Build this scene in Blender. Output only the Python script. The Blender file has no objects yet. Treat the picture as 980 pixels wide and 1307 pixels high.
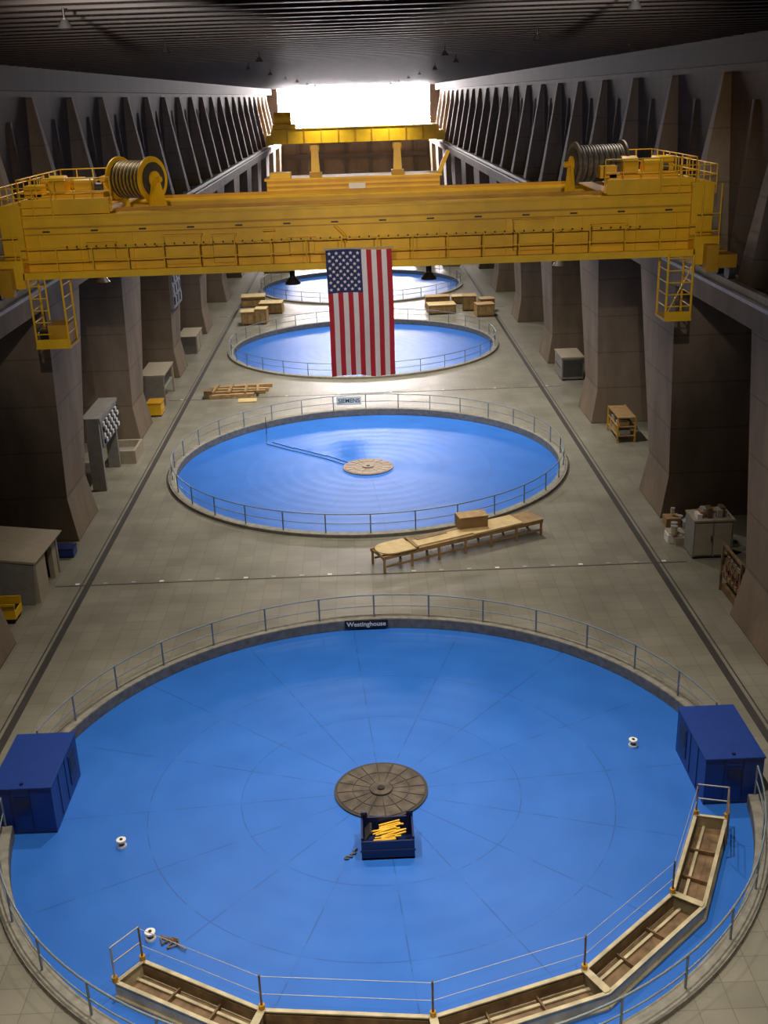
import bpy, bmesh, math, random
from mathutils import Vector, Matrix
random.seed(4)
S=33.5; Y1=30.09; RR=11.93; NR=6
H=21.167
YEND=236.0; YN=-10.0; CEIL=23.3
sc=bpy.context.scene
sc.view_settings.view_transform='Standard'

# ------------------------------------------------------------ materials
def new_mat(name):
    m=bpy.data.materials.new(name); m.use_nodes=True
    nt=m.node_tree; return m,nt,nt.nodes['Principled BSDF']
def mat(name,col,rough=.5,metal=0.,var=.12,scale=3.,bump=0.,bscale=20.,emit=None,spec=None):
    m,nt,b=new_mat(name)
    tc=nt.nodes.new('ShaderNodeTexCoord'); n=nt.nodes.new('ShaderNodeTexNoise')
    n.inputs['Scale'].default_value=scale; n.inputs['Detail'].default_value=5
    nt.links.new(tc.outputs['Object'],n.inputs['Vector'])
    r=nt.nodes.new('ShaderNodeValToRGB')
    r.color_ramp.elements[0].position=.3; r.color_ramp.elements[1].position=.7
    r.color_ramp.elements[0].color=(*[c*(1-var) for c in col],1)
    r.color_ramp.elements[1].color=(*[min(1,c*(1+var)) for c in col],1)
    nt.links.new(n.outputs['Fac'],r.inputs['Fac']); nt.links.new(r.outputs['Color'],b.inputs['Base Color'])
    b.inputs['Roughness'].default_value=rough; b.inputs['Metallic'].default_value=metal
    if spec is not None: b.inputs['Specular IOR Level'].default_value=spec
    if emit:
        b.inputs['Emission Color'].default_value=(*emit[0],1); b.inputs['Emission Strength'].default_value=emit[1]
    return m
def floor_mat():
    m,nt,b=new_mat('floor_tiles'); L=nt.links
    tc=nt.nodes.new('ShaderNodeTexCoord')
    br=nt.nodes.new('ShaderNodeTexBrick'); br.offset=0; br.inputs['Scale'].default_value=1
    br.inputs['Brick Width'].default_value=.84; br.inputs['Row Height'].default_value=.84
    br.inputs['Mortar Size'].default_value=.012; br.inputs['Mortar Smooth'].default_value=.3
    br.inputs['Color1'].default_value=(.225,.220,.178,1); br.inputs['Color2'].default_value=(.262,.255,.208,1)
    br.inputs['Mortar'].default_value=(.155,.15,.12,1)
    L.new(tc.outputs['Object'],br.inputs['Vector'])
    n=nt.nodes.new('ShaderNodeTexNoise'); n.inputs['Scale'].default_value=.35; n.inputs['Detail'].default_value=8
    L.new(tc.outputs['Object'],n.inputs['Vector'])
    r=nt.nodes.new('ShaderNodeValToRGB'); r.color_ramp.elements[0].position=.3; r.color_ramp.elements[1].position=.7
    r.color_ramp.elements[0].color=(.74,.72,.70,1); r.color_ramp.elements[1].color=(1.08,1.06,1.04,1)
    L.new(n.outputs['Fac'],r.inputs['Fac'])
    mx=nt.nodes.new('ShaderNodeMix'); mx.data_type='RGBA'; mx.blend_type='MULTIPLY'; mx.inputs[0].default_value=1
    L.new(br.outputs['Color'],mx.inputs[6]); L.new(r.outputs['Color'],mx.inputs[7]); L.new(mx.outputs[2],b.inputs['Base Color'])
    b.inputs['Roughness'].default_value=.36
    return m
def blue_mat(name,rough,seed):
    m,nt,b=new_mat(name); L=nt.links; N=nt.nodes
    def M(op,a,bb=None):
        x=N.new('ShaderNodeMath'); x.operation=op
        for i,v in enumerate((a,bb)):
            if v is None: continue
            if isinstance(v,(int,float)): x.inputs[i].default_value=v
            else: L.new(v,x.inputs[i])
        return x.outputs[0]
    tc=N.new('ShaderNodeTexCoord'); sp=N.new('ShaderNodeSeparateXYZ'); L.new(tc.outputs['Object'],sp.inputs[0])
    X,Y=sp.outputs[0],sp.outputs[1]
    ra=M('SQRT',M('ADD',M('MULTIPLY',X,X),M('MULTIPLY',Y,Y)))
    an=M('ARCTAN2',Y,X)
    n_seg=16
    fr=M('FRACT',M('ADD',M('MULTIPLY',an,n_seg/(2*math.pi)),8.3))
    d=M('MULTIPLY',M('MULTIPLY',M('ABSOLUTE',M('SUBTRACT',fr,.5)),2*math.pi/n_seg),ra)   # arc distance from seam
    seam=M('LESS_THAN',d,.022)
    rings=None
    for r0 in (4.6,7.6):
        k=M('LESS_THAN',M('ABSOLUTE',M('SUBTRACT',ra,r0)),.018)
        rings=k if rings is None else M('MAXIMUM',rings,k)
    n3=N.new('ShaderNodeTexNoise'); n3.inputs['Scale'].default_value=1.1; n3.inputs['Detail'].default_value=2
    L.new(tc.outputs['Object'],n3.inputs['Vector'])
    brk=M('GREATER_THAN',n3.outputs['Fac'],.46)
    line=M('MULTIPLY',M('MAXIMUM',seam,rings),M('ADD',M('MULTIPLY',brk,.28),.14))
    n=N.new('ShaderNodeTexNoise'); n.inputs['Scale'].default_value=.5; n.inputs['Detail'].default_value=7
    L.new(tc.outputs['Object'],n.inputs['Vector'])
    r=N.new('ShaderNodeValToRGB'); r.color_ramp.elements[0].position=.3; r.color_ramp.elements[1].position=.7
    r.color_ramp.elements[0].color=(.019,.130,.51,1); r.color_ramp.elements[1].color=(.026,.158,.59,1)
    L.new(n.outputs['Fac'],r.inputs['Fac'])
    mx=N.new('ShaderNodeMix'); mx.data_type='RGBA'; L.new(line,mx.inputs[0]); L.new(r.outputs['Color'],mx.inputs[6]); mx.inputs[7].default_value=(.01,.04,.16,1)
    L.new(mx.outputs[2],b.inputs['Base Color'])
    b.inputs['Roughness'].default_value=rough
    w=N.new('ShaderNodeTexWave'); w.wave_type='RINGS'; w.rings_direction='SPHERICAL'; w.inputs['Scale'].default_value=.35; w.inputs['Distortion'].default_value=1.5
    L.new(tc.outputs['Object'],w.inputs['Vector'])
    bp=N.new('ShaderNodeBump'); bp.inputs['Strength'].default_value=.12; bp.inputs['Distance'].default_value=.04
    L.new(w.outputs['Fac'],bp.inputs['Height']); L.new(bp.outputs['Normal'],b.inputs['Normal'])
    return m
def concrete(name,c,lift=1.2,var=.18):
    m,nt,b=new_mat(name); L=nt.links; N=nt.nodes
    tc=N.new('ShaderNodeTexCoord')
    n=N.new('ShaderNodeTexNoise'); n.inputs['Scale'].default_value=.6; n.inputs['Detail'].default_value=9; n.inputs['Roughness'].default_value=.65
    mp=N.new('ShaderNodeMapping'); mp.inputs['Scale'].default_value=(1,1,.35)
    L.new(tc.outputs['Object'],mp.inputs[0]); L.new(mp.outputs[0],n.inputs['Vector'])
    r=N.new('ShaderNodeValToRGB'); r.color_ramp.elements[0].position=.28; r.color_ramp.elements[1].position=.72
    r.color_ramp.elements[0].color=(*[v*(1-var) for v in c],1); r.color_ramp.elements[1].color=(*[v*(1+var) for v in c],1)
    L.new(n.outputs['Fac'],r.inputs['Fac'])
    sp=N.new('ShaderNodeSeparateXYZ'); L.new(tc.outputs['Object'],sp.inputs[0])
    f=N.new('ShaderNodeMath'); f.operation='MULTIPLY'; f.inputs[1].default_value=1/lift; L.new(sp.outputs[2],f.inputs[0])
    g=N.new('ShaderNodeMath'); g.operation='FRACT'; L.new(f.outputs[0],g.inputs[0])
    h=N.new('ShaderNodeMath'); h.operation='LESS_THAN'; h.inputs[1].default_value=.03; L.new(g.outputs[0],h.inputs[0])
    k=N.new('ShaderNodeMath'); k.operation='MULTIPLY'; k.inputs[1].default_value=.4; L.new(h.outputs[0],k.inputs[0])
    mx=N.new('ShaderNodeMix'); mx.data_type='RGBA'; L.new(k.outputs[0],mx.inputs[0]); L.new(r.outputs['Color'],mx.inputs[6]); mx.inputs[7].default_value=(*[v*.3 for v in c],1)
    L.new(mx.outputs[2],b.inputs['Base Color']); b.inputs['Roughness'].default_value=.85
    b.inputs['Specular IOR Level'].default_value=.2
    return m
M_floor=floor_mat()
M_blue=blue_mat('blue_cover_paint',.42,0)
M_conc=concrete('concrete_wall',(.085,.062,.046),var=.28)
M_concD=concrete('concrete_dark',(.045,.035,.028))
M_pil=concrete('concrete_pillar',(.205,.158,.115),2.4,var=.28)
M_curb=mat('curb_concrete',(.24,.23,.19),.7,var=.25,scale=4)
M_curbin=mat('curb_inner_paint',(.16,.16,.15),.7,var=.3,scale=4)
M_ceil=mat('ceiling_steel',(.038,.025,.026),.5,var=.2)
M_rail=mat('rail_steel_paint',(.22,.27,.30),.45,metal=.3)
M_groove=mat('groove_dark',(.035,.033,.03),.6)
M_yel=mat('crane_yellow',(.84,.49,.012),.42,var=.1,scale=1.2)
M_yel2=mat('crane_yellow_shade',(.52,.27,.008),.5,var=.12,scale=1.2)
M_black=mat('black_paint',(.012,.012,.012),.4)
M_dgray=mat('dark_gray_metal',(.08,.08,.08),.5,metal=.5)
M_rope=mat('wire_rope',(.20,.17,.13),.55,metal=.3,scale=8,var=.3)
M_ropeY=mat('wire_rope_on_yellow_drum',(.48,.32,.06),.5,metal=.2,scale=8,var=.3)
M_gal=mat('galvanised',(.42,.42,.42),.45,metal=.3)
M_white=mat('white_paint',(.8,.8,.77),.5,var=.04)
M_red=mat('flag_red',(.50,.02,.035),.8,var=.06)
M_flw=mat('flag_white',(.82,.76,.76),.8,var=.04)
M_navy=mat('flag_navy',(.02,.03,.12),.8,var=.05)
M_bbox=mat('box_blue',(.010,.042,.24),.4,var=.08)
M_bboxD=mat('box_blue_dark',(.01,.020,.09),.4,var=.08)
M_wood=mat('plywood',(.60,.45,.20),.6,var=.15,scale=2)
M_wood2=mat('timber_frame',(.30,.19,.08),.7,var=.25,scale=3)
M_card=mat('cardboard',(.30,.18,.08),.8)
M_crate=mat('crate_timber',(.42,.27,.11),.7,var=.25)
M_beige=mat('beige_panel',(.36,.31,.23),.6,var=.08)
M_cream=mat('cream_steel',(.50,.44,.28),.45,var=.3,scale=2)
M_brownst=mat('brown_steel',(.17,.105,.05),.6,var=.5,scale=2.5)
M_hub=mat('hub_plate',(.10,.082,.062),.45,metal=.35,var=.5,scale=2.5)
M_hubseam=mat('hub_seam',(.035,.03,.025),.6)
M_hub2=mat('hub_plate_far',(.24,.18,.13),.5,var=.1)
M_shelfg=mat('cabinet_gray',(.24,.23,.21),.5)

# ------------------------------------------------------------ mesh builder
class MB:
    def __init__(s,name,origin=(0,0,0)):
        s.name=name; s.v=[]; s.f=[]; s.mi=[]; s.mats=[]; s.o=Vector(origin); s.smooth=[]
    def m(s,mt):
        if mt not in s.mats: s.mats.append(mt)
        return s.mats.index(mt)
    def raw(s,vs,fs,mt,smooth=False):
        b=len(s.v); i=s.m(mt)
        s.v+= [Vector(v) for v in vs]
        for f in fs: s.f.append([b+k for k in f]); s.mi.append(i); s.smooth.append(smooth)
    def box(s,x0,x1,y0,y1,z0,z1,mt,M=None):
        vs=[Vector((x,y,z)) for z in (z0,z1) for y in (y0,y1) for x in (x0,x1)]
        if M: vs=[M@v for v in vs]
        s.raw(vs,[(0,2,3,1),(4,5,7,6),(0,1,5,4),(2,6,7,3),(0,4,6,2),(1,3,7,5)],mt)
    def tube(s,a,b,r,mt,n=8,r2=None,cap=True):
        a=Vector(a); b=Vector(b); d=(b-a).normalized()
        u=d.orthogonal().normalized(); w=d.cross(u); r2=r if r2 is None else r2
        vs=[a+(u*math.cos(t)+w*math.sin(t))*r for t in [2*math.pi*k/n for k in range(n)]]
        vs+=[b+(u*math.cos(t)+w*math.sin(t))*r2 for t in [2*math.pi*k/n for k in range(n)]]
        s.raw(vs,[(k,(k+1)%n,n+(k+1)%n,n+k) for k in range(n)],mt,True)
        if cap: s.raw(vs,[tuple(range(n))[::-1],tuple(range(n,2*n))],mt)
    def prism(s,bot,top,mt):
        n=len(bot)
        s.raw(list(bot)+list(top),[(k,(k+1)%n,n+(k+1)%n,n+k) for k in range(n)]+[tuple(range(n))[::-1],tuple(range(n,2*n))],mt)
    def beam(s,a,b,w,h,mt,up=(0,0,1)):
        a=Vector(a); b=Vector(b); d=(b-a).normalized(); upv=Vector(up)
        sd=d.cross(upv)
        if sd.length<1e-4: sd=d.orthogonal()
        sd.normalize(); u2=sd.cross(d)
        vs=[p+sd*sx*w/2+u2*sz*h/2 for p in (a,b) for sx,sz in ((-1,-1),(1,-1),(1,1),(-1,1))]
        s.raw(vs,[(0,1,2,3),(7,6,5,4),(0,4,5,1),(1,5,6,2),(2,6,7,3),(3,7,4,0)],mt)
    def sweep_ring(s,R0,R1,z0,z1,mt,a0=0,a1=2*math.pi,n=128,c=(0,0),caps=True):
        full=abs(a1-a0-2*math.pi)<1e-6
        N=n if full else n+1; vs=[]
        for k in range(N):
            t=a0+(a1-a0)*k/n; cs,sn=math.cos(t),math.sin(t)
            for R,z in ((R0,z0),(R1,z0),(R1,z1),(R0,z1)): vs.append((c[0]+R*cs,c[1]+R*sn,z))
        fs=[]
        for k in range(n):
            p=4*k; q=4*((k+1)%N)
            for j in range(4): fs.append((p+j,q+j,q+(j+1)%4,p+(j+1)%4))
        if not full: fs+=[(0,1,2,3),(4*n+3,4*n+2,4*n+1,4*n)]
        s.raw(vs,fs,mt)
    def done(s,bevel=0):
        me=bpy.data.meshes.new(s.name)
        me.from_pydata([v-s.o for v in s.v],[],s.f)
        for mt in s.mats: me.materials.append(mt)
        me.polygons.foreach_set('material_index',s.mi); me.polygons.foreach_set('use_smooth',s.smooth)
        bm=bmesh.new(); bm.from_mesh(me); bmesh.ops.recalc_face_normals(bm,faces=bm.faces); bm.to_mesh(me); bm.free()
        ob=bpy.data.objects.new(s.name,me); ob.location=s.o; sc.collection.objects.link(ob)
        return ob
def railing(b,pts,z,h,mt,r=.035,post=1.6,bars=(1,.55),closed=False):
    """posts + horizontal bars along a polyline"""
    P=[Vector((p[0],p[1],z)) for p in pts]
    for i in range(len(P)-1):
        L=(P[i+1]-P[i]).length; n=max(1,round(L/post))
        for k in range(n+(1 if i==len(P)-2 and not closed else 0)):
            q=P[i].lerp(P[i+1],k/n); b.tube(q,q+Vector((0,0,h)),r,mt,6)
        for f in bars: b.tube(P[i]+Vector((0,0,h*f)),P[i+1]+Vector((0,0,h*f)),r*.9,mt,6,cap=False)

# ------------------------------------------------------------ floor with round pits
WX=20.5
def build_floor():
    b=MB('floor'); n=96
    RH=RR+.1
    edges=[YN]+[Y1+S*(k+.5) for k in range(NR-1)]+[YEND]
    for k in range(NR):
        cy=Y1+S*k; y0,y1=edges[k],edges[k+1]
        inn=[];out=[]
        for j in range(n):
            t=2*math.pi*(j+.5)/n; c,s_=math.cos(t),math.sin(t)
            inn.append((RH*c,cy+RH*s_,0))
            m=1e9
            if c>1e-9: m=min(m,WX/c)
            if c<-1e-9: m=min(m,-WX/c)
            if s_>1e-9: m=min(m,(y1-cy)/s_)
            if s_<-1e-9: m=min(m,(y0-cy)/s_)
            out.append((m*c,cy+m*s_,0))
        vs=inn+out; fs=[]
        corners={}
        for cx_,cyy in ((WX,y1),(-WX,y1),(-WX,y0),(WX,y0)):
            vs.append((cx_,cyy,0)); corners[(cx_,cyy)]=len(vs)-1
        for j in range(n):
            j2=(j+1)%n; o1,o2=out[j],out[j2]
            f=[j,n+j]
            if abs(o1[0]-o2[0])>1e-4 and abs(o1[1]-o2[1])>1e-4:
                best=min(corners,key=lambda q:abs(q[0]-o1[0])+abs(q[1]-o1[1])+abs(q[0]-o2[0])+abs(q[1]-o2[1]))
                f.append(corners[best])
            f+=[n+j2,j2]; fs.append(tuple(f))
        b.raw(vs,fs,M_floor)
    return b.done()
build_floor()

# ------------------------------------------------------------ generator covers
for k in range(NR):
    cy=Y1+S*k; z=-.3
    d=MB('generator_cover',(0,cy,z))
    n=128; R=RR-.2
    d.raw([(R*math.cos(2*math.pi*j/n),cy+R*math.sin(2*math.pi*j/n),z) for j in range(n)]+[(R*math.cos(2*math.pi*j/n),cy+R*math.sin(2*math.pi*j/n),z-.3) for j in range(n)],
          [tuple(range(n))]+[(j,n+j,n+(j+1)%n,(j+1)%n) for j in range(n)],M_blue)
    d.done()
    hb=MB('generator_hub_cover',(0,cy,z)); Rh=1.55
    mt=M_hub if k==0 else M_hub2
    hb.tube((0,cy,z+.001),(0,cy,z+.06),Rh,M_hubseam if k==0 else mt,64)
    nsg=16
    for j in range(nsg):
        t=2*math.pi*j/nsg+.1; t2=t+2*math.pi/nsg-.04
        for ra_,rb_ in ((.42,.92),(.96,Rh-.1)):
            vs=[]
            for zz in (z+.06,z+.08):
                for (rr_,tt) in ((ra_,t),(rb_,t),(rb_,(t+t2)/2),(rb_,t2),(ra_,t2)):
                    vs.append((rr_*math.cos(tt),cy+rr_*math.sin(tt),zz))
            hb.prism(vs[:5],vs[5:],mt)
    hb.tube((0,cy,z+.06),(0,cy,z+.12),.36,mt,32); hb.tube((0,cy,z+.12),(0,cy,z+.16),.12,M_black,16)
    hb.done()
    c=MB('curb_railing',(0,cy,0))
    segs=[(0,2*math.pi)]
    if k==0:
        g=math.radians; segs=[(g(10.5),g(169.5)),(g(188),g(352))]
    for a0,a1 in segs:
        nn=max(16,int(128*(a1-a0)/(2*math.pi)))
        c.sweep_ring(RR-.2,RR+.25,-.3,.16,M_curb,a0,a1,nn,(0,cy))
        c.sweep_ring(RR-.215,RR-.2,-.28,.13,M_curbin,a0,a1,nn,(0,cy))
        np_=int(round((a1-a0)*RR/2.35)); 
        for j in range(np_+1):
            t=a0+(a1-a0)*j/np_
            p=Vector((RR*math.cos(t),cy+RR*math.sin(t),.16)); c.tube(p,p+Vector((0,0,1.06)),.035,M_rail,8)
        for h in (1.2,.68):
            N=nn
            for j in range(N):
                t=a0+(a1-a0)*j/N; t2=a0+(a1-a0)*(j+1)/N
                c.tube((RR*math.cos(t),cy+RR*math.sin(t),h),(RR*math.cos(t2),cy+RR*math.sin(t2),h),.032 if h>1 else .024,M_rail,6,cap=False)
    c.done()

# ------------------------------------------------------------ floor grooves and joints
for sx,nm in ((-1,'trim_1'),(1,'trim_2')):
    b=MB(nm); x=13.47*sx
    b.box(x-.14,x+.14,YN+.5,YEND-.5,.001,.012,M_groove)
    b.box(x+.3*sx-.02,x+.3*sx+.03,YN+.5,YEND-.5,.001,.02,M_dgray)
    b.done()
b=MB('trim_3')
for k in range(NR):
    y=Y1+S*(k-.5)
    b.box(-15,15,y-.04,y+.04,.001,.01,M_groove)
    for j in range(22):
        x=-14+j*1.33; b.box(x-.1,x+.1,y+.1,y+.24,.001,.02,M_white if j%3==0 else M_gal)  # glints along the joint, put in as pale coloured tabs
b.done()

# ------------------------------------------------------------ walls
def simple_box(name,x0,x1,y0,y1,z0,z1,mt):
    b=MB(name); b.box(x0,x1,y0,y1,z0,z1,mt); return b.done()
simple_box('ceiling',-WX,WX,YN,YEND+1,CEIL,CEIL+.6,M_ceil)
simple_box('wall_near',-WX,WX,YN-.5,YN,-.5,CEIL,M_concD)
WU=17.6
P0=52.6-17.6*3
for sx,nm in ((-1,'left'),(1,'right')):
    b=MB('wall_'+nm)
    def bx(x0,x1,*a):
        b.box(min(sx*x0,sx*x1),max(sx*x0,sx*x1),*a)
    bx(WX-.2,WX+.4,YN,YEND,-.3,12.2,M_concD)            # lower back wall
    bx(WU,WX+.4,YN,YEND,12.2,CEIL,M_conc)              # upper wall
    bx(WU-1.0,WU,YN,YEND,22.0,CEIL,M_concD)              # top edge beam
    y=52.6-8.8*7
    while y<YEND-6:
        q=lambda X,Y,Z:(sx*X,Y,Z)
        bot=[q(WU,y-.3,13.3),q(WU-1.75,y+.6,13.3),q(WU-1.75,y+2.0,13.3),q(WU,y+5.2,13.3)]
        top=[q(WU,y+1.2,21.7),q(WU-.25,y+1.5,21.7),q(WU-.25,y+1.8,21.7),q(WU,y+2.4,21.7)]
        if sx<0: bot=bot[::-1]; top=top[::-1]
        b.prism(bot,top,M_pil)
        bot=[q(WU,y+5.4,13.3),q(WU-.6,y+6.3,13.3),q(WU-.6,y+6.7,13.3),q(WU,y+8.2,13.3)]
        top=[q(WU,y+6.0,20.5),q(WU-.08,y+6.3,20.5),q(WU-.08,y+6.5,20.5),q(WU,y+6.9,20.5)]
        if sx<0: bot=bot[::-1]; top=top[::-1]
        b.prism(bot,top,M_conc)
        y+=8.8
    b.done()
    g=MB('crane_rail_beam')
    def bx2(x0,x1,*a):
        g.box(min(sx*x0,sx*x1),max(sx*x0,sx*x1),*a)
    bx2(15.15,WU,YN,YEND,12.2,13.05,M_pil)
    bx2(15.15,15.35,YN,YEND,13.05,13.2,M_gal)
    bx2(15.6,15.9,YN,YEND,13.05,13.4,M_gal)
    bx2(16.4,16.55,YN,YEND,13.05,13.3,M_gal)
    bx2(17.0,17.2,YN,YEND,13.05,13.5,M_dgray)
    g.done()
    y=P0
    while y<YEND-6:
        yy=y; ex=0
        if 30<y<40: ex=1.8
        p=MB('buttress_pillar',(sx*17,yy+2,0))
        q=lambda X,Y,Z:(sx*X,Y,Z)
        def pr(bot,top,mt=M_pil):
            if sx<0: bot=bot[::-1]; top=top[::-1]
            p.prism(bot,top,mt)
        xo=WX-.1; zf=2.3
        pr([q(15.2,yy-.1,0),q(15.2,yy+4.4+ex,0),q(xo,yy+4.4+ex,0),q(xo,yy-.1,0)],[q(15.55,yy,zf),q(15.55,yy+4.0+ex,zf),q(xo,yy+4.0+ex,zf),q(xo,yy,zf)])
        pr([q(15.55,yy,zf),q(15.55,yy+4.0+ex,zf),q(xo,yy+4.0+ex,zf),q(xo,yy,zf)],[q(15.25,yy,12.2),q(15.25,yy+6.8,12.2),q(xo,yy+6.8,12.2),q(xo,yy,12.2)])
        p.done()
        y+=17.6
b=MB('wall_far')
b.box(-WX,WX,YEND,YEND+.6,-.3,15.8,M_conc)
b.box(-WX,-15.5,YEND,YEND+.6,15.8,CEIL,M_conc); b.box(15.5,WX,YEND,YEND+.6,15.8,CEIL,M_conc)
for x in (-12,-7,-2,3,8,12.5): b.box(x-.4,x+.4,YEND-.6,YEND,0,15,M_concD)
b.box(-15,15,YEND-.9,YEND,9.5,10.2,M_concD)
b.done()
M_glass,nt,bb=new_mat('bright_daylight_glass')
bb.inputs['Base Color'].default_value=(.9,.9,.9,1); bb.inputs['Emission Color'].default_value=(1,.92,.93,1); bb.inputs['Emission Strength'].default_value=150
b=MB('window_1'); b.box(-15.5,15.5,YEND+.35,YEND+.45,15.8,CEIL,M_glass)
for x in range(-15,16,5): b.box(x-.06,x+.06,YEND+.25,YEND+.35,15.8,CEIL,M_gal)
b.done()
b=MB('ceiling_beams')
y=YN+1
while y<YEND-1:
    b.box(-WU+.9,WU-.9,y,y+.35,CEIL-.2,CEIL,M_ceil); y+=1.5
b.done()

# ------------------------------------------------------------ overhead crane
def crane():
    b=MB('overhead_crane',(0,50,14.3))
    Y=M_yel
    F0,F1=46.5,48.4; G0,G1=52.3,54.2; Z0,Z1=14.65,16.9; XE=13.95
    for a,c in ((F0,F1),(G0,G1)):
        b.box(-XE,XE,a,c,Z0,Z1,Y)
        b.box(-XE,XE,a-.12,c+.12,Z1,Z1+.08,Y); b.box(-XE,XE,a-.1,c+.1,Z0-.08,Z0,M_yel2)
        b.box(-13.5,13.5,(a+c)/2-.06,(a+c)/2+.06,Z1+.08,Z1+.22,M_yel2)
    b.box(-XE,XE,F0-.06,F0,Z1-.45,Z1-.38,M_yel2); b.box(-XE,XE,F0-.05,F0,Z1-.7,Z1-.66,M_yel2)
    for x in [-13.4,-11.7,-9.5,-6.3,-3.6,3.4,6.2,9.4,11.7,13.4]: b.box(x-.05,x+.05,F0-.07,F0,Z0,Z1-.7,Y)
    for x0,x1,z0,z1 in [(-8.1,-6.6,14.85,16.0),(-6.1,-5.2,14.85,15.95),(6.5,8.1,14.9,16.1),(-11.3,-10.2,15.0,15.8),(-2.9,-1.9,15.0,15.7),(9.8,11.2,15.0,15.8)]:
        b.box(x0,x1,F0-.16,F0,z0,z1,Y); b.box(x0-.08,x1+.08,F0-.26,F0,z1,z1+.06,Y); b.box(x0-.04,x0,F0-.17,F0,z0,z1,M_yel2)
    for x in range(-13,14,2): b.box(x-.15,x+.15,F0-.03,F0,Z1-.6,Z1-.54,M_black)
    b.tube((-4.0,F0-.2,16.1),(-3.5,F0-.2,16.1),.05,Y); b.tube((-1.0,F0-.2,16.2),(-.6,F0-.2,15.8),.05,Y); b.tube((-.6,F0-.2,15.8),(-.6,F0-.2,15.5),.05,Y)
    b.box(-XE,XE,F0-.85,F0-.02,Z0-.02,Z0+.06,Y); b.box(-XE,XE,F0-.9,F0-.85,Z0-.14,Z0+.14,Y)
    railing(b,[(-XE,F0-.85),(XE,F0-.85)],Z0+.06,1.05,Y,.03,1.45,(1,.5))
    for j in range(60):
        x=-12+j*.4; b.box(x-.03,x+.03,F0-.88,F0-.82,Z0+1.1,Z0+1.17,M_black)
    for sx in (-1,1):
        def bx(x0,x1,*a): b.box(min(sx*x0,sx*x1),max(sx*x0,sx*x1),*a)
        bx(13.9,14.95,45.6,55.0,14.15,15.3,Y)
        bx(13.9,14.8,46.3,48.6,15.3,17.4,Y); bx(13.9,14.8,52.1,54.4,15.3,17.2,Y)
        bx(14.3,14.8,45.1,45.6,13.9,15.0,M_yel2)
        bx(12.5,14.0,48.4,52.3,16.1,16.8,Y)
        for yy in (46.2,47.6,53,54.4): b.tube((sx*15.55,yy,13.77),(sx*15.85,yy,13.77),.36,M_dgray,20)
        for yy in (46.2,47.6,53,54.4): bx(14.9,15.8,yy-.45,yy+.45,13.95,14.5,M_yel2)
        railing(b,[(sx*12.6,F0-.1),(sx*14.9,F0-.1),(sx*14.9,G1)],16.95,1.15,Y,.03,.9,(1,.66,.33))
        for zz in (14.8,15.5,16.2): b.tube((sx*14,F0-.75,zz),(sx*14.95,F0-.75,zz),.03,Y,6)
        b.tube((sx*14.95,F0-.75,14.1),(sx*14.95,F0-.75,17.4),.035,Y,6); b.tube((sx*14.2,F0-.75,14.1),(sx*14.2,F0-.75,17.4),.035,Y,6)
    for sx,x0,x1 in ((-1,-14.0,-10.2),(1,10.3,14.1)):
        b.box(x0,x1,46.7,54,17.05,17.35,Y); b.box(x0+.1,x1-.1,46.6,47,17.0,17.6,Y)
        b.box(x0+.4,x1-.5,47.6,50.2,17.35,17.75,Y)
        xm=(x0+x1)/2
        b.tube((xm-.9,48.3,17.9),(xm-.25,48.3,17.9),.55,Y,24); b.tube((xm+.1,48.5,17.9),(xm+.9,48.5,17.9),.42,Y,24)
        b.tube((xm+.9,48.5,17.9),(xm+1.2,48.5,17.9),.2,M_dgray,16)
        b.box(xm-1.9,xm-1.2,47.6,48.5,17.6,18.1,Y); b.box(xm+1.0,xm+1.6,49,50.5,17.5,18.3,Y)
        b.tube((xm-1.7,49.8,18.0),(xm+.2,49.8,18.0),.28,M_yel2,20)
        for yy in (46.65,53.9): railing(b,[(x0,yy),(x1,yy)],17.35,1.05,Y,.028,.8,(1,.5))
        xe=x0 if sx<0 else x1
        railing(b,[(xe,46.65),(xe,53.9)],17.35,1.05,Y,.028,1.0,(1,.5))
    for xc,ang,Ld,mt in ((-9.5,-30,1.75,M_yel),(10.45,8,2.1,M_rope)):
        yel=mt is M_yel
        yc,zc,R=48.9,18.15,(.86 if yel else .84)
        ax=Vector((math.cos(math.radians(ang)),math.sin(math.radians(ang)),0)); C=Vector((xc,yc,zc))
        core=M_ropeY if yel else M_rope
        b.tube(C-ax*Ld/2,C+ax*Ld/2,R*.86,core,32)
        for j in range(16):
            t=-Ld/2+.12+(Ld-.24)*j/15; b.tube(C+ax*(t-.03),C+ax*(t+.03),R*.91,core if j%2 else M_dgray,32)
        for t in (-Ld/2-.05,Ld/2-.03): b.tube(C+ax*t,C+ax*(t+.08),R+.08,M_yel if yel else M_rope,40)
        e=1 if yel else -1
        q=C+ax*e*(Ld/2+.06)
        b.tube(q,q+ax*e*.05,R*.82,M_dgray,32); b.tube(q+ax*e*.05,q+ax*e*.12,R*.4,M_yel,24); b.tube(q+ax*e*.1,q+ax*e*.4,.12,M_yel,16)
        sd=Vector((-ax.y,ax.x,0))
        for t in (-Ld/2-.22,Ld/2+.12):
            P=C+ax*t; dz=Vector((0,0,zc-16.95))
            b.prism([P-sd*.6-dz,P-sd*.6+ax*.1-dz,P+sd*.6+ax*.1-dz,P+sd*.6-dz],[P-sd*.2,P-sd*.2+ax*.1,P+sd*.2+ax*.1,P+sd*.2],Y)
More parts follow.
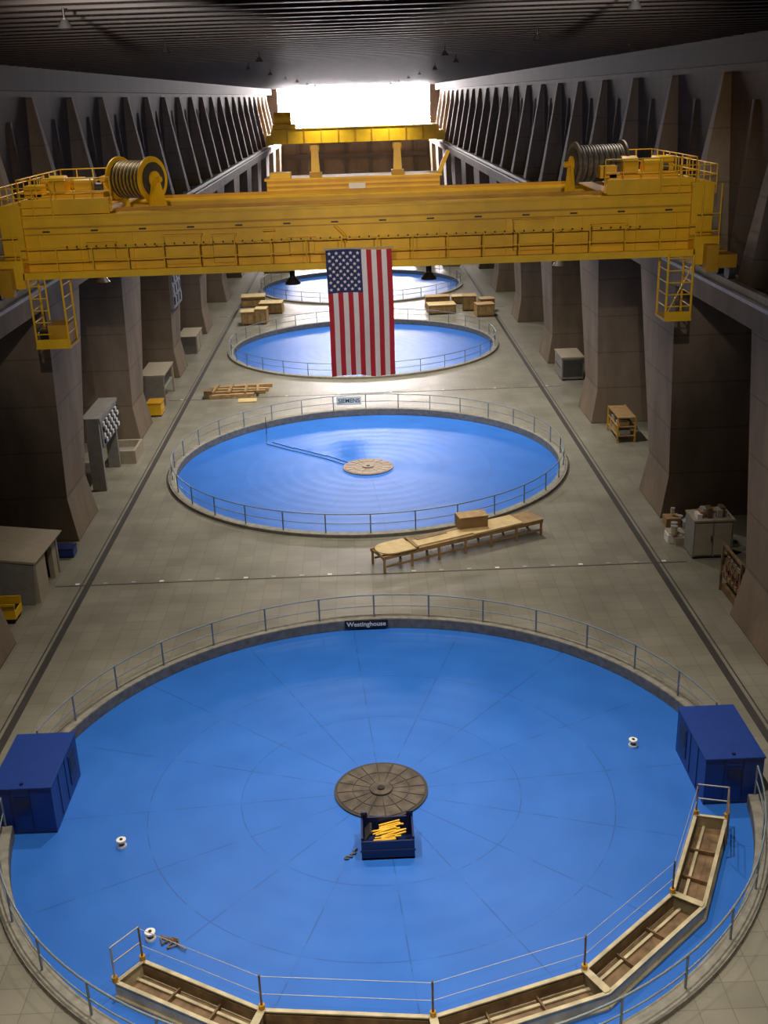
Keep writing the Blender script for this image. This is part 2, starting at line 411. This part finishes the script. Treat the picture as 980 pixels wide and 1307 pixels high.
    for sx,x0,x1,zb in ((-1,-13.75,-12.4,11.75),(1,12.85,13.9,11.95)):
        y0,y1=45.5,46.9
        for x in (x0,x1):
            for yy in (y0,y1): b.tube((x,yy,zb),(x,yy,14.6),.05,Y,6)
        zs=[zb+.5*i for i in range(1,int((14.6-zb)/.5)+1)]
        for zz in zs:
            b.tube((x0,y0,zz),(x1 if sx>0 else (x0+x1)/2,y0,zz),.03,Y,6); b.tube((x0,y0,zz),(x0,y1,zz),.03,Y,6); b.tube((x1,y0,zz),(x1,y1,zz),.03,Y,6)
        b.box(x0-.05,x1+.05,y0-.05,y1+.05,zb-.12,zb,Y)
        b.box(x0-.02,x1+.02,y0-.03,y0,zb,zb+.28,Y)
        if sx<0:
            b.box(x0+.5,x1,y0+.1,y1-.1,zb+.05,zb+.85,M_yel2); b.box(x0+.1,x0+.45,y0+.2,y0+.7,zb+.0,zb+.6,M_black)
            b.tube(((x0+x1)/2,y0,zb+1.1),((x0+x1)/2,y0,14.6),.04,Y,6)
        else:
            b.tube((x0,y0,zb+.1),(x1,y0,14.2),.03,Y,6)
    b.box(-4.35,4.0,54.4,56.4,16.2,17.5,Y); b.box(-4.45,4.1,54.3,56.5,17.5,17.6,Y); b.box(-4.35,4.0,54.35,54.4,17.2,17.26,M_yel2)
    for x in (-2.0,2.0):
        b.prism([(x-.22,55.1,17.6),(x+.22,55.1,17.6),(x+.22,55.6,17.6),(x-.22,55.6,17.6)],[(x-.15,55.2,19.05),(x+.15,55.2,19.05),(x+.15,55.5,19.05),(x-.15,55.5,19.05)],Y)
        b.box(x-.3,x+.3,55.0,55.7,17.6,17.8,M_yel2); b.tube((x-.22,55.35,18.9),(x+.22,55.35,18.9),.16,Y,16)
    b.beam((4.0,55.4,17.5),(4.5,55.4,18.6),.12,.2,Y); b.box(-.4,.4,54.3,54.35,16.95,17.3,M_white)
    b.box(-4.2,-3.2,54.6,55.6,17.6,17.85,Y); b.box(-4.35,4.0,54.2,54.4,16.2,16.35,Y)
    for x,yy in ((-11.6,49.5),(9.0,49.5)):
        b.tube((x,yy,14.6),(x,yy,14.05),.05,M_black,8); b.tube((x,yy,13.75),(x,yy,14.05),.3,M_gal,20,r2=.1)
    return b.done()
crane()
for x in (-2.95,2.95):
    b=MB('pendant_lamp',(x,47.4,14))
    b.tube((x,47.4,14.57),(x,47.4,14.25),.03,M_black,6); b.tube((x,47.4,14.25),(x,47.4,13.98),.12,M_black,16)
    b.tube((x,47.4,13.98),(x,47.4,13.75),.14,M_black,24,r2=.33); b.tube((x,47.4,13.75),(x,47.4,13.68),.33,M_black,24); b.done()
b=MB('overhead_crane',(0,205,14))
for a in (203,208):
    b.box(-14.9,14.9,a,a+1.8,13.7,16.1,M_yel); b.box(-14.9,14.9,a-.15,a+1.95,16.1,16.25,M_yel2)
for sx in (-1,1):
    b.box(min(sx*14.5,sx*15.7),max(sx*14.5,sx*15.7),202,211,13.6,15.2,M_yel)
for x in range(-12,13,3): b.box(x-.1,x+.1,202.9,203,13.8,16.0,M_yel2)
b.box(-14.5,-10.5,203,210,16.25,17,M_yel); b.tube((-14.2,204.5,17.8),(-11.2,204.5,17.8),1.25,M_yel,24)
railing(b,[(-10.5,203),(14.5,203)],16.25,1.1,M_yel,.05,2,(1,.5))
b.done()

# ------------------------------------------------------------ flag
def flag():
    b=MB('american_flag',(0,45.4,12.6))
    W,Hh=2.72,5.3; x0,z1,yb=-1.42,15.3,45.42
    def wave(u,v):
        return .09*math.sin(u*9+v*1.5)*(.25+.75*v)+.05*math.sin(u*17+1+v*2)*v
    def P(u,v,off=0): 
        return (x0+W*u+.03*math.sin(v*5)*v+.05*v, yb-wave(u,v)-off, z1-Hh*v+.03*math.sin(u*6))
    NU,NV=52,48
    vs=[P(i/NU,j/NV) for j in range(NV+1) for i in range(NU+1)]
    CV=16
    groups={M_red:[],M_flw:[],M_navy:[]}
    for j in range(NV):
        for i in range(NU):
            st=i*13//NU
            mt=M_navy if (j<CV and st<7) else (M_red if st%2==0 else M_flw)
            groups[mt].append((j*(NU+1)+i,j*(NU+1)+i+1,(j+1)*(NU+1)+i+1,(j+1)*(NU+1)+i))
    base=len(b.v); b.v+=[Vector(v) for v in vs]
    for mt,fs in groups.items():
        ii=b.m(mt)
        for f in fs: b.f.append([base+k for k in f]); b.mi.append(ii); b.smooth.append(True)
    cu,cvv=7/13,CV/NV
    for c in range(9):
        for r in range(11):
            if (c+r)%2: continue
            u0=cu*(c+1)/10; v0=cvv*(r+1)/12
            pts=[]
            for q in range(10):
                a=math.pi*q/5+math.pi/2; rr=.085 if q%2==0 else .036
                pts.append(P(u0+rr*math.cos(a)/W,v0-rr*math.sin(a)/Hh,.012))
            b.raw([P(u0,v0,.012)]+pts,[(0,1+q,1+(q+1)%10) for q in range(10)],M_flw)
    b.tube((x0-.1,45.55,z1+.03),(x0+W+.1,45.55,z1+.03),.03,M_gal,8)
    return b.done()
flag()

# ------------------------------------------------------------ blue equipment boxes
def bluebox(x0,x1,doorside):
    b=MB('blue_equipment_enclosure',((x0+x1)/2,30.2,-.3)); y0,y1,z0,z1=28.65,31.75,-.3,1.4
    b.box(x0,x1,y0,y1,z0,z1-.05,M_bbox); b.box(x0-.03,x1+.03,y0-.03,y1+.03,z1-.05,z1,M_bbox)
    xs=x1 if doorside>0 else x0
    b.box(min(xs,xs+.03*doorside),max(xs,xs+.03*doorside),y1-1.1,y1-.35,z0+.35,z1-.25,M_bboxD)
    b.box(min(xs,xs+.04*doorside),max(xs,xs+.04*doorside),y1-1.0,y1-.45,z0+.75,z1-.35,M_black)
    for yy in (y0+.8,y0+1.6): b.box(min(xs,xs+.02*doorside),max(xs,xs+.02*doorside),yy-.015,yy+.015,z0+.1,z1-.06,M_bboxD)
    for xx in (x0+.6,x0+1.2): b.box(xx-.015,xx+.015,y0-.02,y0,z0+.1,z1-.08,M_bboxD)
    b.box(x0,x1,y0-.03,y0,z0,z0+.1,M_bboxD)
    b.tube(((x0+x1)/2,y0+.2,z1),((x0+x1)/2,y0+.2,z1+.06),.06,M_bboxD,12)
    b.box(x0+.7,x1-.7,y0-.05,y0-.02,z1-.75,z1-.35,M_bboxD)
    return b.done()
bluebox(-12.2,-10.3,1); bluebox(10.25,12.1,-1)

# ------------------------------------------------------------ polygonal walkway trough on near cover
def trough():
    b=MB('steel_walkway_segments',(0,Y1,-.3))
    z0=-.3; ri,ro=10.0,10.9; T=.5
    A=[math.radians(a) for a in (230,251.6,276,300,323,345)]
    def p(r,a): return Vector((r*math.cos(a),Y1+r*math.sin(a),0))
    for i in range(5):
        a,c=A[i],A[i+1]
        I0,I1,O0,O1=p(ri,a),p(ri,c),p(ro,a),p(ro,c)
        def seg(q0,q1,z,w,h,mt): b.beam(q0+Vector((0,0,z)),q1+Vector((0,0,z)),w,h,mt)
        for q0,q1 in ((I0,I1),(O0,O1)):
            seg(q0,q1,z0+T/2,.04,T-.06,M_cream); seg(q0,q1,z0+T-.02,.11,.04,M_cream); seg(q0,q1,z0+.04,.18,.06,M_cream)
        b.prism([v+Vector((0,0,z0+.02)) for v in (I0,I1,O1,O0)],[v+Vector((0,0,z0+.05)) for v in (I0,I1,O1,O0)],M_brownst)
        seg(I0.lerp(O0,.06),I1.lerp(O1,.06),z0+T*.45,.02,T*.7,M_brownst); seg(I0.lerp(O0,.94),I1.lerp(O1,.94),z0+T*.45,.02,T*.7,M_brownst)
        n=3
        for j in range(n+1):
            t=j/n; q0=I0.lerp(I1,t); q1=O0.lerp(O1,t)
            if j in(0,n): b.beam(q0+Vector((0,0,z0+T/2)),q1+Vector((0,0,z0+T/2)),.07,T-.06,M_cream)
            else: b.beam(q0+Vector((0,0,z0+.13)),q1+Vector((0,0,z0+.13)),.05,.12,M_brownst)
        b.beam(I0.lerp(O0,.3)+Vector((0,0,z0+.1)),I1.lerp(O1,.3)+Vector((0,0,z0+.1)),.08,.05,M_cream)
        for ta,tb in ((0,.025),(.975,1)):
            vs=(I0.lerp(I1,ta),I0.lerp(I1,tb),O0.lerp(O1,tb),O0.lerp(O1,ta))
            b.prism([v+Vector((0,0,z0+T)) for v in vs],[v+Vector((0,0,z0+T+.03)) for v in vs],M_cream)
    for i,a in enumerate(A):
        for r in ((ri,ro) if i in (0,5) else (ri,)):
            q=p(r,a)+Vector((0,0,z0+T)); b.tube(q,q+Vector((0,0,1.1)),.028,M_brownst if r==ri else M_gal,8)
            b.tube(q,q+Vector((0,0,.16)),.08,M_yel2,10)
    for i in (0,5):
        for h in (.6,1.1): b.tube(p(ri,A[i])+Vector((0,0,z0+T+h)),p(ro,A[i])+Vector((0,0,z0+T+h)),.022,M_gal,6)
    q=p(ro,A[5]); q2=p(ro,A[5]-.12)
    for h in (.6,1.1): b.tube(q+Vector((0,0,z0+T+h)),q2+Vector((0,0,z0+T+h)),.025,M_brownst,6)
    b.tube(q2+Vector((0,0,z0+T)),q2+Vector((0,0,z0+T+1.1)),.03,M_brownst,6)
    for i in range(5):
        for h in (.5,1.05): b.tube(p(ri,A[i])+Vector((0,0,z0+T+h)),p(ri,A[i+1])+Vector((0,0,z0+T+h)),.010,M_gal,5,cap=False)
    return b.done()
trough()

# ------------------------------------------------------------ toolbox skip by the hub
b=MB('open_tool_bin',(.15,27,-.3)); x0,x1,y0,y1,z0,z1=-.66,.94,26.65,27.75,-.3,.45
b.box(x0,x1,y0,y1,z0,z0+.06,M_bboxD)
for a in ((x0,x1,y0,y0+.06),(x0,x1,y1-.06,y1),(x0,x0+.06,y0+.06,y1-.06),(x1-.06,x1,y0+.06,y1-.06)): b.box(*a,z0,z1 if a[2]!=y0 else z1-.1,M_bboxD)
for x in (x0+.05,x1-.15):
    for zz in (z1,): b.box(x-.05,x+.15,y1-.05,y1,zz,zz+.18,M_bboxD); b.tube((x+.05,y1-.08,zz+.1),(x+.05,y1+.03,zz+.1),.05,M_black,12)
b.box(x0-.03,x1+.03,y0-.03,y0,z0+.3,z0+.36,M_bboxD)
for i in range(18):
    a=random.uniform(-.25,.25); yy=y0+.15+.045*i; xx=random.uniform(-.2,.2); L=random.uniform(.35,.5)
    b.tube((.3+xx-L,yy,z1-.22+.02*(i%4)),(.3+xx+L*.6,yy+a*.5,z1-.08+.02*(i%3)),.028,M_yel,8)
for i in range(5): b.tube((x0+.12,y0+.3+.12*i,z1-.25),(x0+.3,y0+.35+.1*i,z1+.0),.045,M_dgray,8)
b.done()
b=MB('cable_pile',(-1.0,26.9,-.3))
pp=[(-.8,27.15),(-.92,27.05),(-.85,26.95),(-1.0,26.9),(-.95,26.78),(-1.12,26.82),(-1.18,26.7),(-1.05,26.72)]
for i in range(len(pp)-1): b.tube((*pp[i],-.265),(*pp[i+1],-.265),.03,M_dgray,6)
b.done()
for x,y in ((-8.1,27.8),(8.85,32.1),(-6.5,23.75)):
    b=MB('cable_spool',(x,y,-.3)); b.tube((x,y,-.3),(x,y,-.24),.15,M_white,20); b.tube((x,y,-.24),(x,y,-.1),.08,M_dgray,16); b.tube((x,y,-.1),(x,y,-.04),.15,M_white,20); b.tube((x,y,-.04),(x,y,-.02),.05,M_black,10); b.done()
b=MB('tangled_rope',(-5.9,23.5,-.3))
pp=[(random.gauss(-5.95,.14),random.gauss(23.6,.11)) for _ in range(26)]+[(-5.6,23.3),(-5.45,23.2)]
for i in range(len(pp)-1): b.tube((*pp[i],-.27+.002*i),(*pp[i+1],-.27+.002*i),.022,M_brownst,6)
b.done()
b=MB('floor_cable',(0,Y1+S,-.3))
pts=[(-6.9,71.5),(-6.7,69.2),(-5.2,67.8),(-3.0,65.9),(-1.5,64.3)]
for off in (0,.35):
    for i in range(1 if off else 0,len(pts)-1): b.tube((pts[i][0]+off,pts[i][1]+off,-.28),(pts[i+1][0]+off,pts[i+1][1]+off*.6,-.28),.022,M_dgray,6)
b.tube((-6.9,71.5,-.28),(-6.9,71.6,.9),.03,M_dgray,6)
b.done()

# ------------------------------------------------------------ signs
def sign(name,x,y,z,w,h,txt,bgm,fgm,size):
    par=MB(name,(x,y,z)); par.box(x-w/2,x+w/2,y-.02,y+.02,z-h/2,z+h/2,bgm); ob=par.done()
    cu=bpy.data.curves.new('lettering','FONT'); cu.body=txt; cu.size=size; cu.align_x='CENTER'; cu.align_y='CENTER'; cu.extrude=.004; cu.offset=.006
    t=bpy.data.objects.new('lettering',cu); sc.collection.objects.link(t); cu.materials.append(fgm)
    t.parent=ob; t.location=(0,-.03,0); t.rotation_euler=(math.pi/2,0,0)
sign('railing_sign',-.35,Y1+RR-.3,-.02,1.85,.36,'Westinghouse',M_black,M_white,.29)
M_signbg=mat('sign_pale',(.82,.84,.72),.8,var=.03)
M_teal=mat('sign_teal',(.01,.07,.09),.5)
sign('railing_sign',-1.2,Y1+S+RR-.1,.8,1.8,.6,'SIEMENS',M_signbg,M_teal,.42)

# ------------------------------------------------------------ long wooden bench table
def bench():
    b=MB('wooden_work_table',(4.5,49.5,0))
    A=Vector((.5,46.9,0)); B=Vector((8.75,50.9,0)); d=(B-A).normalized(); s=Vector((-d.y,d.x,0)); L=(B-A).length; Z=.85
    def P(t,w,z): return A+d*t+s*w+Vector((0,0,z))
    W=1.25
    for w in (0,W):
        b.beam(P(0,w,Z-.1),P(L,w,Z-.1),.1,.16,M_wood2); b.beam(P(.2,w,.3),P(L-.2,w,.3),.06,.1,M_wood2)
    n=6
    for i in range(n+1):
        t=.1+(L-.2)*i/n
        for w in (0,W): b.beam(P(t,w,0),P(t,w,Z-.1),.12,.12,M_wood2,up=(1,0,0))
        b.beam(P(t,0,Z-.14),P(t,W,Z-.14),.08,.1,M_wood2)
    b.beam(P(1.9,W/2,Z+.0),P(L,W/2,Z+.0),W+.1,.05,M_wood2)
    b.beam(P(5.1,W/2,Z+.05),P(L-1.2,W/2,Z+.05),W,.05,M_wood)
    b.beam(P(1.8,W/2-.1,Z+.05),P(5.1,W/2-.1,Z+.05),W*.6,.05,M_wood)
    b.beam(P(2.3,W/2+.3,Z+.09),P(4.0,W/2+.3,Z+.09),.3,.02,M_brownst)
    pts=[P(1.8,0-.1,Z+.03),P(1.8,W+.1,Z+.03)]+[P(.75-.75*math.sin(a),W/2+(W/2+.1)*math.cos(a),Z+.03) for a in [math.pi*k/10 for k in range(11)]]
    b.prism(pts,[p+Vector((0,0,.06)) for p in pts],M_wood)
    b.beam(P(1.85,-.08,Z+.1),P(2.0,W+.05,Z+.1),.18,.08,M_wood2)
    b.done()
    Q=P(5.6,W-.25,Z+.08); c=MB('cardboard_box',Q)
    M=Matrix.Translation(Q)@Matrix.Rotation(math.atan2(d.y,d.x)-.25,4,'Z')
    c.box(-.75,.7,-.35,.45,0,.55,M_card,M); c.box(-.78,.73,-.38,.48,.55,.6,M_crate,M); c.box(-.78,-.65,-.38,.48,0,.55,M_wood2,M)
    c.done()
bench()

# ------------------------------------------------------------ side clutter
def rotM(x,y,z,a): return Matrix.Translation((x,y,z))@Matrix.Rotation(math.radians(a),4,'Z')
b=MB('control_desk_cabinet',(-16.5,46.5,0))
b.prism([(-18.3,44.9,0),(-15.4,44.9,0),(-15.4,45.1,0),(-18.3,45.1,0)],[(-18.3,44.9,2.4),(-15.2,44.9,2.0),(-15.2,45.1,2.0),(-18.3,45.1,2.4)],M_shelfg)
b.prism([(-18.3,44.9,2.4),(-15.2,44.9,1.95),(-15.0,48.7,1.95),(-18.3,48.7,2.4)],[(-18.3,44.9,2.5),(-15.1,44.9,2.1),(-14.9,48.8,2.1),(-18.3,48.8,2.5)],M_beige)
b.box(-15.5,-15.2,45.1,46.6,0,1.95,M_beige); b.box(-15.5,-15.25,47.9,48.5,0,1.95,M_beige); b.box(-18.3,-15.2,48.5,48.7,0,2,M_shelfg)
b.box(-17.9,-15.7,45.3,48.4,0,.12,M_black); b.box(-17.5,-15.8,46,48.3,.12,1.0,M_wood2)
b.done()
b=MB('yellow_tool_cart',(-16.4,43.4,0)); 
b.box(-17.1,-15.7,43.0,44.0,.25,.32,M_yel); b.box(-17.1,-15.7,43.0,43.05,.32,.9,M_yel); b.box(-17.1,-15.7,43.95,44.0,.32,.95,M_yel); b.box(-15.75,-15.7,43.05,43.95,.32,.6,M_yel)
b.box(-17,-15.8,43.1,43.9,.32,.6,M_black); b.box(-17.15,-15.65,42.95,43.0,.9,1.0,M_yel)
for x in (-16.9,-15.9):
    for y in (43.1,43.9): b.tube((x,y-.05,.13),(x,y+.05,.13),.13,M_black,14)
b.done()
b=MB('blue_chest',(-15.6,50.5,0)); b.box(-16.0,-14.95,50.3,51.0,.05,.42,M_bbox); b.box(-16.03,-14.92,50.27,51.03,.42,.5,M_bboxD); b.box(-15.9,-15.6,50.4,50.9,0,.05,M_black); b.box(-15.3,-15.0,50.4,50.9,0,.05,M_black); b.done()
b=MB('louvred_switch_rack',(-15.6,62,0))
b.box(-16.2,-15.4,60.2,60.5,0,4.2,M_shelfg); b.box(-16.4,-15.3,60.2,65.0,4.2,4.4,M_shelfg)
b.prism([(-15.5,60.5,2.6),(-15.3,60.5,2.6),(-15.3,64.8,2.6),(-15.5,64.8,2.6)],[(-15.6,60.5,4.2),(-15.35,60.5,4.2),(-15.35,64.8,4.2),(-15.6,64.8,4.2)],M_shelfg)
for i in range(10):
    for j in range(4): b.box(-15.3,-15.22,60.75+i*.41,61.0+i*.41,2.75+j*.35,2.98+j*.35,M_white if (i+j)%2 else M_black)
b.box(-16.2,-15.5,64.6,64.9,0,2.6,M_shelfg); b.done()
b=MB('concrete_planter_trough',(-15.3,66.3,0)); 
b.box(-16.3,-14.6,65.2,65.35,0,.85,M_beige); b.box(-16.3,-14.6,67.6,67.75,0,.85,M_beige); b.box(-16.3,-16.15,65.35,67.6,0,.85,M_beige); b.box(-14.75,-14.6,65.35,67.6,0,.85,M_beige); b.box(-16.15,-14.75,65.35,67.6,0,.4,M_shelfg); b.done()
b=MB('steel_shelving_cabinet',(-15.8,81,0))
b.box(-16.8,-14.9,79,83.5,2.2,2.32,M_beige); b.box(-15.1,-14.95,79.1,79.2,0,2.2,M_beige); b.box(-15.1,-14.95,83.2,83.4,0,2.2,M_beige); b.box(-16.8,-16.6,79.1,83.4,0,2.2,M_shelfg); b.box(-16.7,-15,79,79.1,0,2.2,M_shelfg); b.box(-16.6,-15,79.1,83.3,1.1,1.18,M_shelfg); b.box(-16.4,-15.2,80,82.8,1.18,1.8,M_dgray); b.done()
b=MB('yellow_storage_crate',(-15.3,76.5,0)); b.box(-15.8,-14.8,76,77.4,.1,.9,M_yel); b.box(-15.85,-14.75,75.95,77.45,.9,1.0,M_yel2); b.box(-15.8,-15.5,76,77.4,0,.1,M_black);b.box(-15.1,-14.8,76,77.4,0,.1,M_black); b.box(-14.79,-14.76,76.2,77.2,.3,.35,M_yel2); b.done()
b=MB('wall_cabinet',(-15.8,98,0)); b.box(-16.6,-15.0,96.5,100.5,0,1.5,M_shelfg); b.box(-16.65,-14.95,96.4,100.6,1.5,1.6,M_beige); b.box(-14.98,-14.95,96.8,98.4,.1,1.4,M_beige); b.box(-14.98,-14.95,98.6,100.2,.1,1.4,M_beige); b.done()
for y0,z0 in ((87.9,5.6),(105.6,5.8)):
    b=MB('wall_switch_panel',(-15.3,y0+1,z0)); b.box(-15.6,-15.15,y0,y0+4.2,z0,z0+3,M_shelfg)
    for i in range(6):
        for j in range(3): b.box(-15.15,-15.08,y0+.25+i*.65,y0+.65+i*.65,z0+.3+j*.9,z0+.9+j*.9,M_gal if (i+j)%2 else M_black)
    b.done()
b=MB('timber_dunnage_pile',(-10,81,0))
for i,(x,y,a,L) in enumerate([(-10.2,80.6,4,3.4),(-10.0,81.5,2,4.6),(-9.6,82.3,-3,4.2),(-10.8,83.0,6,3.0),(-9.2,83.4,3,3.8)]):
    M=rotM(x,y,0,a); b.box(-L/2,L/2,-.14,.14,0,.28,M_wood2 if i%2 else M_crate,M)
for i,x in enumerate((-11.6,-10.4,-9.2,-8.3)): M=rotM(x,81.9,.28,86+3*i); b.box(-1.3,1.3,-.1,.1,0,.18,M_wood2,M)
b.box(-12.3,-11.7,80.4,81.4,0,.6,M_brownst); b.box(-9.6,-8.2,78.9,79.9,0,.1,M_wood)
b.done()
def crate(x,y,w,d,h,a=0,nm='wooden_crate'):
    b=MB(nm,(x,y,0)); M=rotM(x,y,0,a)
    b.box(-w/2,w/2,-d/2,d/2,.1,h,M_crate,M)
    for xx in (-w/2,w/2-.12,-.06): b.box(xx,xx+.12,-d/2-.04,-d/2,.1,h,M_wood2,M)
    for zz in (.1,h-.12): b.box(-w/2,w/2,-d/2-.05,-d/2-.04,zz,zz+.12,M_wood2,M)
    for xx in (-w/2,w/2-.15): b.box(xx,xx+.15,-d/2,d/2,0,.1,M_wood2,M)
    b.box(-w/2-.03,w/2+.03,-d/2-.05,d/2+.03,h,h+.05,M_wood if (int(x*7)%2) else M_crate,M); b.done()
for a in [(-11.6,109.7,1.3,1.6,1.3,5),(-10.2,109.9,1.2,1.5,1.5,-4),(-10.9,112.5,2.0,1.2,.9,0),(8.2,112.0,2.8,2.0,.9,4),(8.0,115,2.5,1.5,1.2,2),(11.2,113.0,1.4,1.6,1.5,-5),(12.9,112.0,1.5,1.4,1.3,3),(12.4,109.6,1.8,1.5,1.2,6),(11.0,117,2.6,1.4,.8,0),(-11.9,120,2.6,2.2,1.1,3),(-9.6,115.5,2.4,2.0,1.1,-2),(-10.9,144.5,3.4,2.5,2.4,0),(11.9,144.5,2.2,2,2.0,0),(8.6,146,2.6,2,1.6,0)]: crate(*a)
b=MB('gray_tool_cabinet',(16.2,47.8,0)); b.box(15.3,17.2,47.1,48.5,.1,1.9,M_shelfg); b.box(15.27,17.23,47.05,48.55,1.9,1.98,M_beige)
b.box(15.4,16.2,47.06,47.1,.2,1.8,M_beige); b.box(16.3,17.1,47.06,47.1,.2,1.8,M_beige); b.box(16.12,16.16,47.02,47.06,.9,1.2,M_black); b.box(15.35,17.15,47.2,48.4,0,.1,M_black); b.done()
b=MB('boxes_on_cabinet',(16.2,47.8,2)); 
for i in range(9): 
    x=15.6+.16*i; b.box(x-.12,x+.12,47.3+.1*(i%3),47.8+.1*(i%3),1.98,2.2+.09*((i*5)%4),[M_white,M_card,M_gal,M_brownst][i%4])
b.done()
b=MB('stacked_supplies',(15.8,50.5,0))
for i in range(30):
    x=random.uniform(14.9,17.5); y=random.uniform(49.0,51.9); z=.0 if i<16 else random.uniform(.4,.6); s=random.uniform(.2,.42); 
    if i%3==2: b.tube((x,y,z),(x,y,z+s*1.3),s*.5,[M_white,M_gal,M_cream][i%3],14); b.tube((x,y,z+s*1.3),(x,y,z+s*1.35),s*.54,M_gal,14)
    else: b.box(x-s,x+s,y-s,y+s,z,z+s*1.2,[M_white,M_beige,M_card,M_gal][i%4],None)
b.done()
b=MB('hose_and_cable_rack',(16.3,42,0))
b.box(15.5,15.6,41.2,41.3,0,2.2,M_brownst); b.box(15.5,15.6,43.6,43.7,0,2.2,M_brownst); b.box(15.5,15.6,41.2,43.7,2.2,2.3,M_brownst)
for i in range(16):
    y=41.4+.14*i; 
    for k in range(10):
        t=k*.628; b.tube((15.75,y,1.3+.75*math.sin(t)),(15.75,y+.1,1.3+.75*math.sin(t+.628)),.04,[M_brownst,M_black,M_wood2,M_red][i%4],6) if k%2 else b.tube((15.6,y+.35*math.cos(t),1.3+.6*math.sin(t)),(15.6,y+.35*math.cos(t+.6),1.3+.6*math.sin(t+.6)),.04,[M_brownst,M_black,M_wood2][i%3],6)
b.box(15.6,16.6,41.2,43.6,0,.35,M_brownst)
b.done()
b=MB('yellow_pallet_racking',(16.4,67,0))
for y in (65.6,68.4):
    for x in (15.9,17.0): b.box(x,x+.1,y,y+.1,0,1.7,M_yel2)
for z in (.4,1.0,1.6): b.box(15.92,17.08,65.62,68.48,z,z+.07,M_wood2)
for i in range(6): b.box(16.0,16.8,65.8+.42*i,66.1+.42*i,.47,.47+.3+.05*(i%3),[M_gal,M_wood2,M_yel2][i%3]); b.box(16.0,16.7,65.8+.42*i,66.05+.42*i,1.07,1.07+.25,[M_crate,M_gal,M_dgray][i%3])
b.done()
b=MB('steel_storage_box',(16.2,83,0)); b.box(15.3,17.0,81.9,85,.12,1.75,M_shelfg); b.box(15.25,17.05,81.85,85.05,1.75,1.85,M_beige); b.box(15.27,15.3,82.2,84.7,.9,.95,M_dgray); b.box(15.4,15.7,82,85,0,.12,M_black); b.box(16.6,16.9,82,85,0,.12,M_black); b.box(15.4,16.9,81.88,81.9,.3,1.6,M_dgray); b.done()
b=MB('walkway_handrail',(-15,30,13)); railing(b,[(-15.2,10),(-15.2,44.5)],13.05,1.1,M_yel,.03,1.6,(1,.5)); b.done()

# ------------------------------------------------------------ ceiling lamps, plus added fill spots for the crane
def lamp(x,y,energy,ang=100,col=(1,.89,.76),aim=None,blend=1):
    z=22.75
    b=MB('high_bay_or_fill_lamp',(x,y,z)); b.tube((x,y,z+.1),(x,y,23.09),.03,M_black,6); b.tube((x,y,z-.06),(x,y,z+.12),.17,M_dgray,20,r2=.07,cap=False); b.tube((x,y,z+.1),(x,y,z+.14),.07,M_dgray,16); ob=b.done()
    l=bpy.data.lights.new('high_bay_or_fill_bulb','SPOT'); l.energy=energy; l.spot_size=math.radians(ang); l.spot_blend=blend; l.shadow_soft_size=.15; l.color=col
    o=bpy.data.objects.new('high_bay_or_fill_bulb',l); o.location=(0,0,-.15); sc.collection.objects.link(o); o.parent=ob
    if aim: o.rotation_euler=(Vector(aim)-Vector((x,y,z-.15))).to_track_quat('-Z','Y').to_euler()
for y in (12,25,38):
    for x in (-6,6): lamp(x,y,10800,86)
for y in (62,78,96,115):
    for x in (-5.5,5.5): lamp(x,y,16500,98,(1,.92,.82))
for y in (140,170,200):
    for x in (-5.5,5.5): lamp(x,y,13000,98,(1,.92,.82))
lamp(-5,16,9000,42,aim=(-6.5,46.5,16.8),blend=.7); lamp(5,16,9000,42,aim=(6.5,46.5,16.8),blend=.7)  # added fill spots aimed at the crane face to brighten it, not hall lamps
for x in (-12,-4,4,12): lamp(x,50.5,800,140)
w=bpy.data.worlds.new('w'); sc.world=w; w.use_nodes=True; w.node_tree.nodes['Background'].inputs[0].default_value=(.5,.6,.8,1); w.node_tree.nodes['Background'].inputs[1].default_value=.15

# ------------------------------------------------------------ camera
F,th,ps,ro,cx=1379.69,.36739,.01402,.03430,-.0114
f=Vector((math.sin(ps)*math.cos(th),math.cos(ps)*math.cos(th),-math.sin(th)))
r0=Vector((math.cos(ps),-math.sin(ps),0)); u0=r0.cross(f)
r=r0*math.cos(ro)-u0*math.sin(ro); u=r0*math.sin(ro)+u0*math.cos(ro)
cam=bpy.data.cameras.new('camera'); co=bpy.data.objects.new('camera',cam); sc.collection.objects.link(co)
R=Matrix((r,u,-f)).transposed().to_4x4(); co.matrix_world=Matrix.Translation((cx,0,H))@R
cam.sensor_fit='VERTICAL'; cam.sensor_height=36; cam.lens=36*F/1307; cam.clip_end=600; cam.clip_start=.1
sc.camera=co
